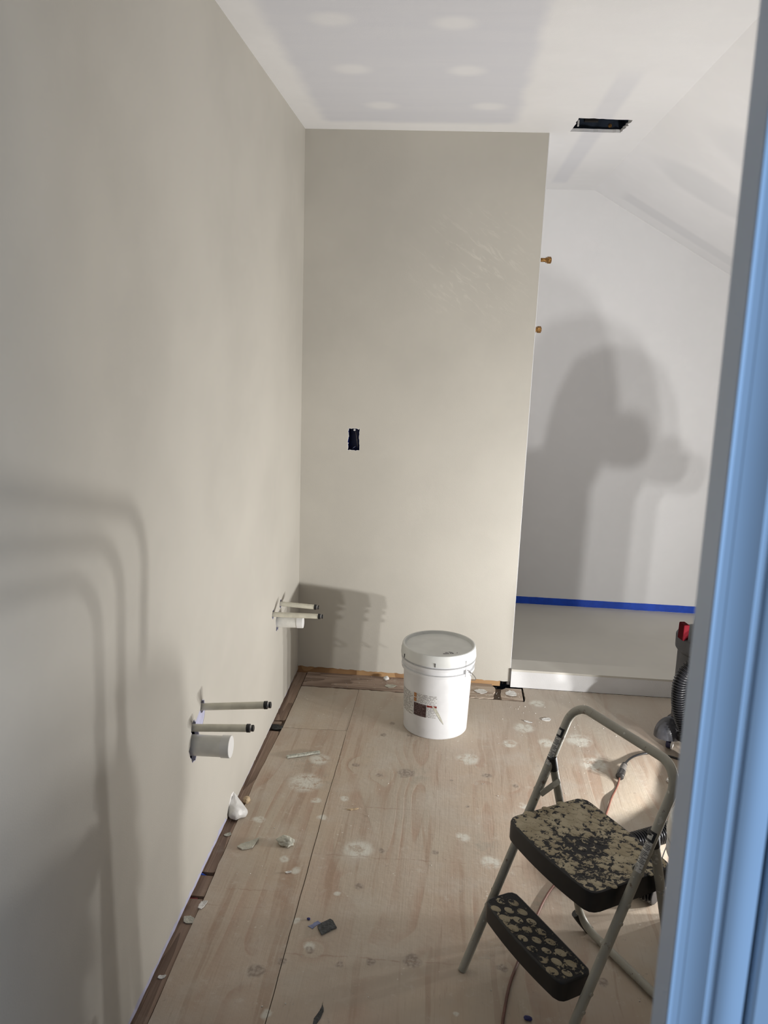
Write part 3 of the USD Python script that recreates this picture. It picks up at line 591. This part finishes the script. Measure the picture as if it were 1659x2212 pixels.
def slabby(w, b0, b1, z, hgt, bulge, rc):
    xs = np.linspace(-w/2, w/2, 15)
    front = [(x, b0-bulge*(1-(2*x/w)**2)) for x in xs]; pl = Polygon(front+[(w/2, b1), (-w/2, b1)]).buffer(-rc, quad_segs=5).buffer(rc, quad_segs=5)
    up, lo = pl.buffer(-.004, quad_segs=4), pl
    # three-layer loft: shell with a chamfered rim
    rings = [(lo.buffer(-.006), z-hgt), (lo, z-hgt+.002), (lo, z-.006), (lo.buffer(-.0015), z-.002), (lo.buffer(-.005), z)]
    n = 96; vs = []
    for pg, zz in rings:
        e = pg.exterior; c = np.array(lo.centroid.coords[0]); a = np.linspace(0, 2*PI, n, endpoint=False); pts = []
        for t_ in a:
            ray = LineString([c, c+np.array([math.cos(t_), math.sin(t_)])]); it = ray.intersection(e); pts.append((it.x, it.y) if it.geom_type == 'Point' else it.geoms[0].coords[0])
        vs.append(np.c_[np.array(pts), np.full(n, zz)])
    v = np.vstack(vs+[[[*c, z-hgt]], [[*c, z]]]); f = []
    for k in range(len(rings)-1):
        for i in range(n): j = (i+1) % n; f += [[k*n+i, k*n+j, (k+1)*n+j], [k*n+i, (k+1)*n+j, (k+1)*n+i]]
    K = len(rings); side = list(f)
    for i in range(n): j = (i+1) % n; side.append([K*n, j, i])
    top = [[K*n+1, (K-1)*n+i, (K-1)*n+(i+1) % n] for i in range(n)]
    return trimesh.Trimesh(v, side, process=False), trimesh.Trimesh(v, top, process=False), lo
for nm, w, b0, b1, z, hg, bulge, rc, mat in (('seat', .318, .093, .336, .430, .052, .012, .028, 'seat_mud'), ('lower_step', .305, .034, .126, .218, .050, .010, .022, 'step_mud')):
    side, top, outl = slabby(w, b0, b1, z, hg, bulge, rc)
    st = obj(nm, loc(side), 'seat_side', stl, smooth=35)
    top.remove_unreferenced_vertices(); obj('tread_mat', loc(top), mat, st)
    inner = outl.buffer(-.007); nb = int((b1-b0)/.0265); k = 0
    for r in range(nb+1):
        for c in range(-6, 7):
            u = (c+.5*(r % 2))*.037; b = b0+.008+r*.0265
            if inner.contains(Point(u, b).buffer(.004)):
                pad = lathe([(0, .0014), (.62, .0013), (.88, .0007), (1, -.001)], 14); vv = pad.vertices.copy()
                vv[:, :2] *= np.array([.0150, .0098])*(1+.08*rng.normal()); a_ = .35; vv[:, :2] = vv[:, :2]@np.array([[math.cos(a_), math.sin(a_)], [-math.sin(a_), math.cos(a_)]])
                pad.vertices = vv+np.array([u, b, z]); obj('tread_pad', loc(pad), 'seat_pad_mud' if nm == 'seat' else 'pad_mud', st)
def sleeve(s, z0, z1, a0, a1, off=.0004, n=10, seg=6):
    """sticker wrapped part of the way round a front leg"""
    A_, B2 = np.array([s*HW, LN*z0, z0]), np.array([s*HW, LN*z1, z1]); d = (B2-A_)/np.linalg.norm(B2-A_); e1 = np.array([1.0, 0, 0]); e2 = np.cross(d, e1); v, uv, f = [], [], []
    for k in range(seg+1):
        for i in range(n):
            a = math.radians(a0+(a1-a0)*i/(n-1)); v.append(A_+(B2-A_)*k/seg+(.0112+off)*(math.cos(a)*e1+math.sin(a)*e2)); uv.append((i/(n-1), k/seg))
    for k in range(seg):
        for i in range(n-1): p = k*n+i; f += [[p, p+1, p+n+1], [p, p+n+1, p+n]]
    return loc(trimesh.Trimesh(v, f, process=False)), np.array(uv)
for s, z0, z1 in ((-1, .535, .605), (1, .470, .535)):
    m, uv = sleeve(s, z0, z1, 100, 330); obj('warning_sticker', m, 'sticker_print', stl, smooth=True, uv=uv)
    m, uv = sleeve(s, z1, z1+.022, 100, 330); obj('warning_sticker', m, 'sticker_black', stl, smooth=True, uv=uv)
    m, uv = sleeve(s, z1+.005, z1+.017, 180, 300, .0009); obj('warning_sticker', m, 'sticker_white', stl, smooth=True, uv=uv)

# ---------------------------------------------------------------- shop vacuum by the curb
VX, VY = 1.790, 3.16
vc = thing('shop_vacuum', 'dark grey wheeled shop vacuum with ribbed black hose, beside the shower curb', 'vacuum cleaner', (VX, VY, 0))
obj('tank', lathe([(0, .085), (.140, .085), (.147, .092), (.149, .12), (.153, .41), (.153, .42), (0, .44)], 48, (VX, VY, 0)), 'vac_grey', vc, smooth=35)
obj('tank_rim', lathe([(.1520, .405), (.1570, .407), (.1640, .415), (.1660, .462), (.1610, .470), (.1490, .472), (0, .472)], 48, (VX, VY, 0)), 'vac_grey', vc, smooth=35)
hx, hy = VX+.045, VY+.01
obj('motor_head', lathe([(0, .465), (.142, .465), (.145, .49), (.138, .56), (.125, .62), (.098, .680), (.055, .710), (0, .718)], 48, (hx, hy, 0)), 'vac_grey', vc, smooth=35)
for a, nm in ((math.radians(192), 'latch'), (math.radians(5), 'latch')):
    l = rbox((-.012, -.022, .465), (.012, .022, .532), .004); l.apply_transform(trimesh.transformations.rotation_matrix(a, [0, 0, 1])); l.apply_translation((VX+.158*math.cos(a), VY+.158*math.sin(a), 0)); obj(nm, l, 'vac_red', vc, label='red latch')
obj('side_handle', rbox((VX+.150, VY-.045, .425), (VX+.245, VY+.045, .510), .03), 'vac_grey', vc, smooth=35)
obj('base', lathe([(0, .045), (.13, .045), (.166, .055), (.168, .075), (.155, .090), (0, .090)], 40, (VX, VY, 0)), 'vac_dark', vc, smooth=35)
for a in (math.radians(192), math.radians(-28), math.radians(75)):
    cx, cy = VX+.168*math.cos(a), VY+.168*math.sin(a)
    dm = trimesh.creation.icosphere(3); dm = dm.slice_plane((0, 0, -.05), (0, 0, 1), cap=True); dm.apply_scale((.062, .050, .078)); dm.apply_transform(trimesh.transformations.rotation_matrix(a, [0, 0, 1])); dm.apply_translation((cx, cy, .052))
    ft = obj('caster_foot', dm, 'foot_grey', vc, smooth=50)
    obj('foot_hole', blob((cx+.030*math.cos(a)-.01*math.sin(a)*0, cy+.030*math.sin(a)-.012, .0935), (.005, .004, .005), 3, 0), 'black_ring', ft)
    wx, wy = cx+.004, cy-.012; dirw = np.array([.83, -.55, 0])
    c0 = np.array([wx, wy, .0215]); rw = .0215
    wh = obj('caster_wheel', tube([c0-dirw*.011, c0-dirw*.009, c0+dirw*.009, c0+dirw*.011], [rw*.9, rw, rw, rw*.9], 24), 'wheel_navy', vc, smooth=40)
    obj('wheel_stripe', tube([c0-dirw*.0125, c0-dirw*.0105], [rw*.62, rw*.8], 24), 'cap_white', wh, smooth=40)
    obj('wheel_stripe', tube([c0+dirw*.0095, c0+dirw*.0115], [rw*1.0, rw*.92], 24), 'cap_white', wh, smooth=40)
hp = smooth_path([(1.750, 3.055, .380), (1.690, 3.048, .400), (1.632, 3.038, .355), (1.620, 3.035, .275), (1.634, 3.035, .19), (1.668, 3.025, .11), (1.70, 2.97, .046), (1.69, 2.82, .034), (1.60, 2.60, .034), (1.475, 2.475, .034), (1.36, 2.405, .034), (1.265, 2.33, .034), (1.252, 2.24, .034), (1.300, 2.172, .034), (1.342, 2.135, .034)], 1100)
sl_ = np.r_[0, np.cumsum(np.linalg.norm(np.diff(hp, axis=0), axis=1))]
ph = sl_/.0098*2*PI
obj('hose', tube(hp, .0268+.0052*np.sin(ph)**1, 18), 'hose_black', vc, smooth=True)
obj('hose_cuff', tube(smooth_path([(1.775, 3.07, .376), (1.745, 3.055, .385), (1.712, 3.052, .388)], 8), .0345, 24), 'vac_dark', vc, smooth=40)
crests = []
i0 = int(np.searchsorted(sl_, .06)); i1 = int(np.searchsorted(sl_, .36)); T, N, B = frames(hp)
# ---------------------------------------------------------------- cords
zc = .0042
oc = [(1.372, 2.823, .012), (1.366, 2.806, zc), (1.324, 2.705, zc), (1.287, 2.603, zc), (1.225, 2.46, zc), (1.14, 2.31, zc), (1.06, 2.191, zc), (1.034, 2.146, zc), (.998, 2.065, zc), (.955, 1.95, zc), (.915, 1.84, zc), (.898, 1.791, zc), (.877, 1.701, zc), (.869, 1.656, zc), (.864, 1.55, zc), (.85, 1.3, zc), (.84, .9, zc)]
obj('extension_cord', tube(smooth_path(oc, 160), .0037, 10), 'cord_orange', smooth=True, label='thin orange extension cord running over the plywood under the stool', cat='cord')
bcord = obj('power_cord', tube(smooth_path([(1.412, 2.925, .014), (1.425, 2.955, .008), (1.458, 3.004, zc), (1.511, 3.041, zc), (1.541, 3.050, zc), (1.601, 3.037, zc), (1.635, 3.022, zc), (1.675, 2.98, zc), (1.78, 2.95, zc), (1.93, 3.03, zc), (1.955, 3.2, .03), (1.90, 3.25, .12)], 90), .0042, 10), 'black_ring', vc, smooth=True)
a, b = np.array([1.372, 2.823, .0165]), np.array([1.413, 2.928, .0165]); w = b-a
obj('connector', tube([a, a+w*.04, a+w*.38, a+w*.42, a+w*.9, b], [.010, .0155, .0155, .012, .0115, .006], 16), 'plug_black', bcord, smooth=40)
obj('connector_window', tube([a+w*.43, a+w*.5, a+w*.80], [.0125, .0145, .0125], 16), 'plug_clear', bcord, smooth=40)

# ---------------------------------------------------------------- scraps and debris on the floor
def flake(pts, th, z=0.0005, seed=0, bend=.004):
    p = np.array(pts, float); c = p.mean(0); q = []
    r = np.random.default_rng(seed)
    for i in range(len(p)):
        a, b = p[i], p[(i+1) % len(p)]
        for t_ in (0, .33, .66): q.append(a+(b-a)*t_+r.normal(0, .04*np.linalg.norm(b-a), 2))
    m = ext(Polygon(q).buffer(0), th); m = m.subdivide() if len(m.faces) < 300 else m
    v = m.vertices.copy(); d = np.linalg.norm(v[:, :2]-c, axis=1)/np.linalg.norm(p-c, axis=1).max()
    v[:, 2] += z+bend*d**2*(meshkit.noise(np.c_[v[:, :2]*60, np.zeros(len(v))], seed)) ; m.vertices = v; return m
def ngon(cx, cy, rx, ry, ang, n, seed):
    r = np.random.default_rng(seed); a = np.linspace(0, 2*PI, n, endpoint=False)+r.uniform(-.2, .2, n); k = r.uniform(.75, 1.1, n)
    x, y = rx*k*np.cos(a), ry*k*np.sin(a); return [(cx+x_*math.cos(ang)-y_*math.sin(ang), cy+x_*math.sin(ang)+y_*math.cos(ang)) for x_, y_ in zip(x, y)]
obj('plaster_flake', flake([(.068, 2.237), (.088, 2.224), (.118, 2.24), (.128, 2.292), (.105, 2.272), (.082, 2.258)], .0035, .001, 1), 'flake_grey', label='large grey-green flake of plaster, dirt-coloured, beside the edge boards', cat='plaster flake')
obj('plaster_lump', blob((.217, 2.277, .009), (.028, .020, .013), 5, .42, 3, 1.9), 'flake_grey', smooth=30, label='crumbly lump of dried plaster near the plywood seam', cat='plaster lump')
sd = np.array([.117, .054, 0]); sd /= np.linalg.norm(sd); sn = np.array([-sd[1], sd[0], 0]); sc = np.array([.171, 2.835, 0])
stk = rbox((-.066, -.0075, .0008), (.066, .0075, .0085), .0015).subdivide().subdivide(); v = stk.vertices
v = v+np.c_[np.zeros(len(v)), (meshkit.fbm(v*90, 3, 2)-.5)*.006, (meshkit.fbm(v*90, 3, 8)-.5)*.003*(v[:, 2] > .003)]; stk.vertices = v@np.vstack([sd, sn, [0, 0, 1]])+sc
obj('plaster_stick', stk, 'stick_green', label='pale splintered stick crusted with plaster, lying across the side plywood sheet', cat='stick')
obj('rubber_scrap', flake([(.374, 1.925), (.411, 1.952), (.432, 1.922), (.392, 1.888)], .003, .0015, 3, .003), 'dark_scrap', label='square black scrap lying on the plywood in front of the lower step', cat='scrap')
obj('paper_scrap', flake([(.352, 1.920), (.376, 1.944), (.386, 1.934), (.366, 1.912)], .0008, .0004, 4, .001), 'blue_scrap', label='blue paper scrap touching the square black scrap', cat='scrap')
obj('rubber_crumb', blob((.3485, 1.946, .003), (.005, .004, .003), 6, .3), 'navy_scrap', label='tiny navy crumb beside the blue paper scrap', cat='crumb')
obj('plastic_crumb', blob((.931, 1.676, .004), (.010, .007, .004), 7, .4), 'navy_scrap', label='small violet-blue crumb on the plywood below the lower step', cat='crumb')
obj('tape_strip', flake([(.434, 1.668), (.438, 1.640), (.431, 1.580), (.418, 1.578), (.425, 1.630)], .0012, .0004, 9, .001), 'dark_scrap', label='narrow pointed strip of dark tape at the near edge of the plywood', cat='tape strip')
obj('wood_sliver', flake([(.385, 2.492), (.402, 2.500), (.425, 2.507), (.420, 2.498), (.400, 2.491)], .002, .0005, 10, .001), 'wood_sliver', label='tan wood sliver lying near the middle plywood seam', cat='sliver')
FL = [(.020, 2.302, .016, .011, .3, 'grey flake on the edge board just below the white sleeve', 'flake_grey'), (.040, 1.965, .010, .022, -.3, 'long pale flake straddling the edge board gap below the red scrap', 'flake_white'),
      (.022, 1.905, .020, .016, 0, 'pale curved flake on the dark edge board beside the left wall', 'flake_grey'), (.252, 2.138, .013, .005, .3, 'thin white flake close beside the middle plywood seam', 'flake_white'),
      (1.153, 3.289, .022, .014, .2, 'cracked white flake on the plywood right of the far bucket', 'flake_white'), (1.071, 3.255, .020, .009, -.5, 'narrow broken white flake right of the far bucket', 'flake_white'),
      (.455, 3.520, .030, .022, .1, 'grey plaster splat on the brown board left of the far bucket', 'flake_grey'), (1.02, 3.525, .030, .034, .1, 'white plaster crust on the broken board beside the curb', 'flake_white'),
      (.88, 3.53, .034, .025, .1, 'white plaster crust on the broken board right of the far bucket', 'flake_white'), (.018, 1.70, .012, .008, .4, 'small white flake on the near edge board by left wall', 'flake_white')]
for i, (x, y, a, b, an, lb, mt) in enumerate(FL):
    zz = -.0035 if x < .03 else (.0016 if y > 3.46 else .0005)
    obj('plaster_flake', flake(ngon(x, y, a, b, an, 7, 70+i), .0018, zz, 80+i, .004), mt, label=lb, cat='plaster flake')
obj('plaster_lump', blob((.432, 3.585, .012), (.014, .012, .010), 15, .4, 2), 'flake_white', smooth=40, label='white plaster lump against the bottom plate left of the far bucket', cat='plaster lump')
obj('plaster_lump', blob((.033, 2.497, .004), (.012, .016, .012), 16, .4, 2), 'wood_sliver', smooth=40, label='tan crumb wedged behind the white sleeve on the edge board', cat='plaster lump')
obj('plaster_lump', blob((1.565, 2.841, .008), (.016, .016, .009), 17, .4, 2), 'flake_white', smooth=40, label='bright white plaster lump on the plywood right of the cord connector', cat='plaster lump')
obj('cable_scrap', tube([(-.03, 2.104, -.012), (-.004, 2.105, -.010), (.012, 2.106, -.013)], [.006, .0065, .001], 10), 'tape_blue', label='blue cable end in the gap between edge boards', cat='cable')
obj('cable_scrap', tube([(-.02, 2.001, -.013), (.014, 2.001, -.012)], .005, 10), 'red_scrap', label='red cable end in the gap between edge boards', cat='cable')
obj('plastic_film', flake([(.0, 3.040), (.040, 3.048), (.043, 3.072), (.020, 3.085), (-.004, 3.080)], .0012, -.012, 19, .010), 'dark_scrap', label='crumpled grey film in the hollow at the end of the edge board', cat='film')
obj('wood_block', rbox((-.01, 3.088, -.020), (.030, 3.112, -.006), .002), 'back_board', label='pale wood piece in the hollow beside the grey film', cat='wood')
cr = []
r = np.random.default_rng(99); CORD = smooth_path(oc, 300)
def crumb(x, y, s, z=0.0):
    for bx, by in ((.673, 3.17), (1.46, 1.98)):
        if math.hypot(x-bx, y-by) < .20: x, y = .75+.2*r.random(), 2.6+.2*r.random()
    while np.hypot(CORD[:, 0]-x, CORD[:, 1]-y).min() < .02: x -= .03
    m = trimesh.creation.icosphere(0); m.vertices = m.vertices*r.uniform(.45, 1.15, (12, 1))*np.array([s, s*r.uniform(.4, .9), s*.5]); a_ = r.uniform(0, 6)
    m.apply_transform(trimesh.transformations.rotation_matrix(a_, [0, 0, 1])); m.apply_translation((x, y, z+s*.35)); return m
for _ in range(150): cr.append(crumb(r.uniform(.05, 1.3), r.uniform(1.6, 3.44), r.uniform(.0009, .0028)))
for _ in range(70): cr.append(crumb(r.uniform(1.0, 1.45), float(np.clip(r.normal(3.32, .14), 2.7, 3.58)), r.uniform(.001, .0036)))
for _ in range(45): cr.append(crumb(r.uniform(.06, .82), float(np.clip(r.normal(3.55, .035), 3.47, 3.615)), r.uniform(.0008, .003), .0015))
for _ in range(45): cr.append(crumb(r.uniform(.83, 1.06), r.uniform(3.47, 3.59), r.uniform(.0008, .0035), .0))
obj('plaster_crumbs', cat(cr), 'flake_white', label='scattered white plaster crumbs all over the plywood floor', cat='debris', kind='stuff')

# ---------------------------------------------------------------- work light behind the door jamb (the room's only lamp)
wk = thing('work_light', 'three-headed work light on the floor at the right of the room', 'lamp', (BULBS[1][0], BULBS[1][1], 0))
b0, b1, b2 = map(np.array, BULBS); ax = (b2-b0)/np.linalg.norm(b2-b0)
obj('base', tube([np.array([*((b0-ax*.06)[:2]), .012]), np.array([*((b2+ax*.06)[:2]), .012])], .012, 12), 'vac_dark', wk)
bd = np.array(BULB_DIR)/np.linalg.norm(BULB_DIR); e1 = np.cross([0, 0, 1.0], bd); e1 /= np.linalg.norm(e1); e2 = np.cross(bd, e1)
for i, bp in enumerate(BULBS):
    bp = np.array(bp)
    obj('stand', lathe([(0, 0), (.010, 0), (.010, bp[2]-.030), (0, bp[2]-.030)], 14, (bp[0]-bd[0]*.018, bp[1]-bd[1]*.018, .001)), 'vac_dark', wk)
    hd = obj('lamp_head', tube([bp-bd*.040, bp-bd*.036, bp-bd*.012, bp-bd*.0015], [.020, .026, .034, .036], 24), 'vac_dark', wk, smooth=40)
    L = UsdLux.DiskLight.Define(stage, f'{wk}/lamp' + (f'_{i:03d}' if i else '')); L.CreateRadiusAttr(BULB_R); L.CreateIntensityAttr(BULB_POWER[i]); L.CreateColorAttr(Gf.Vec3f(*BULB_COLOR))
    o = bp-_org[wk]; L.AddTransformOp().Set(Gf.Matrix4d(*e1, 0, *np.cross(-bd, e1), 0, *(-bd), 0, *map(float, o), 1))
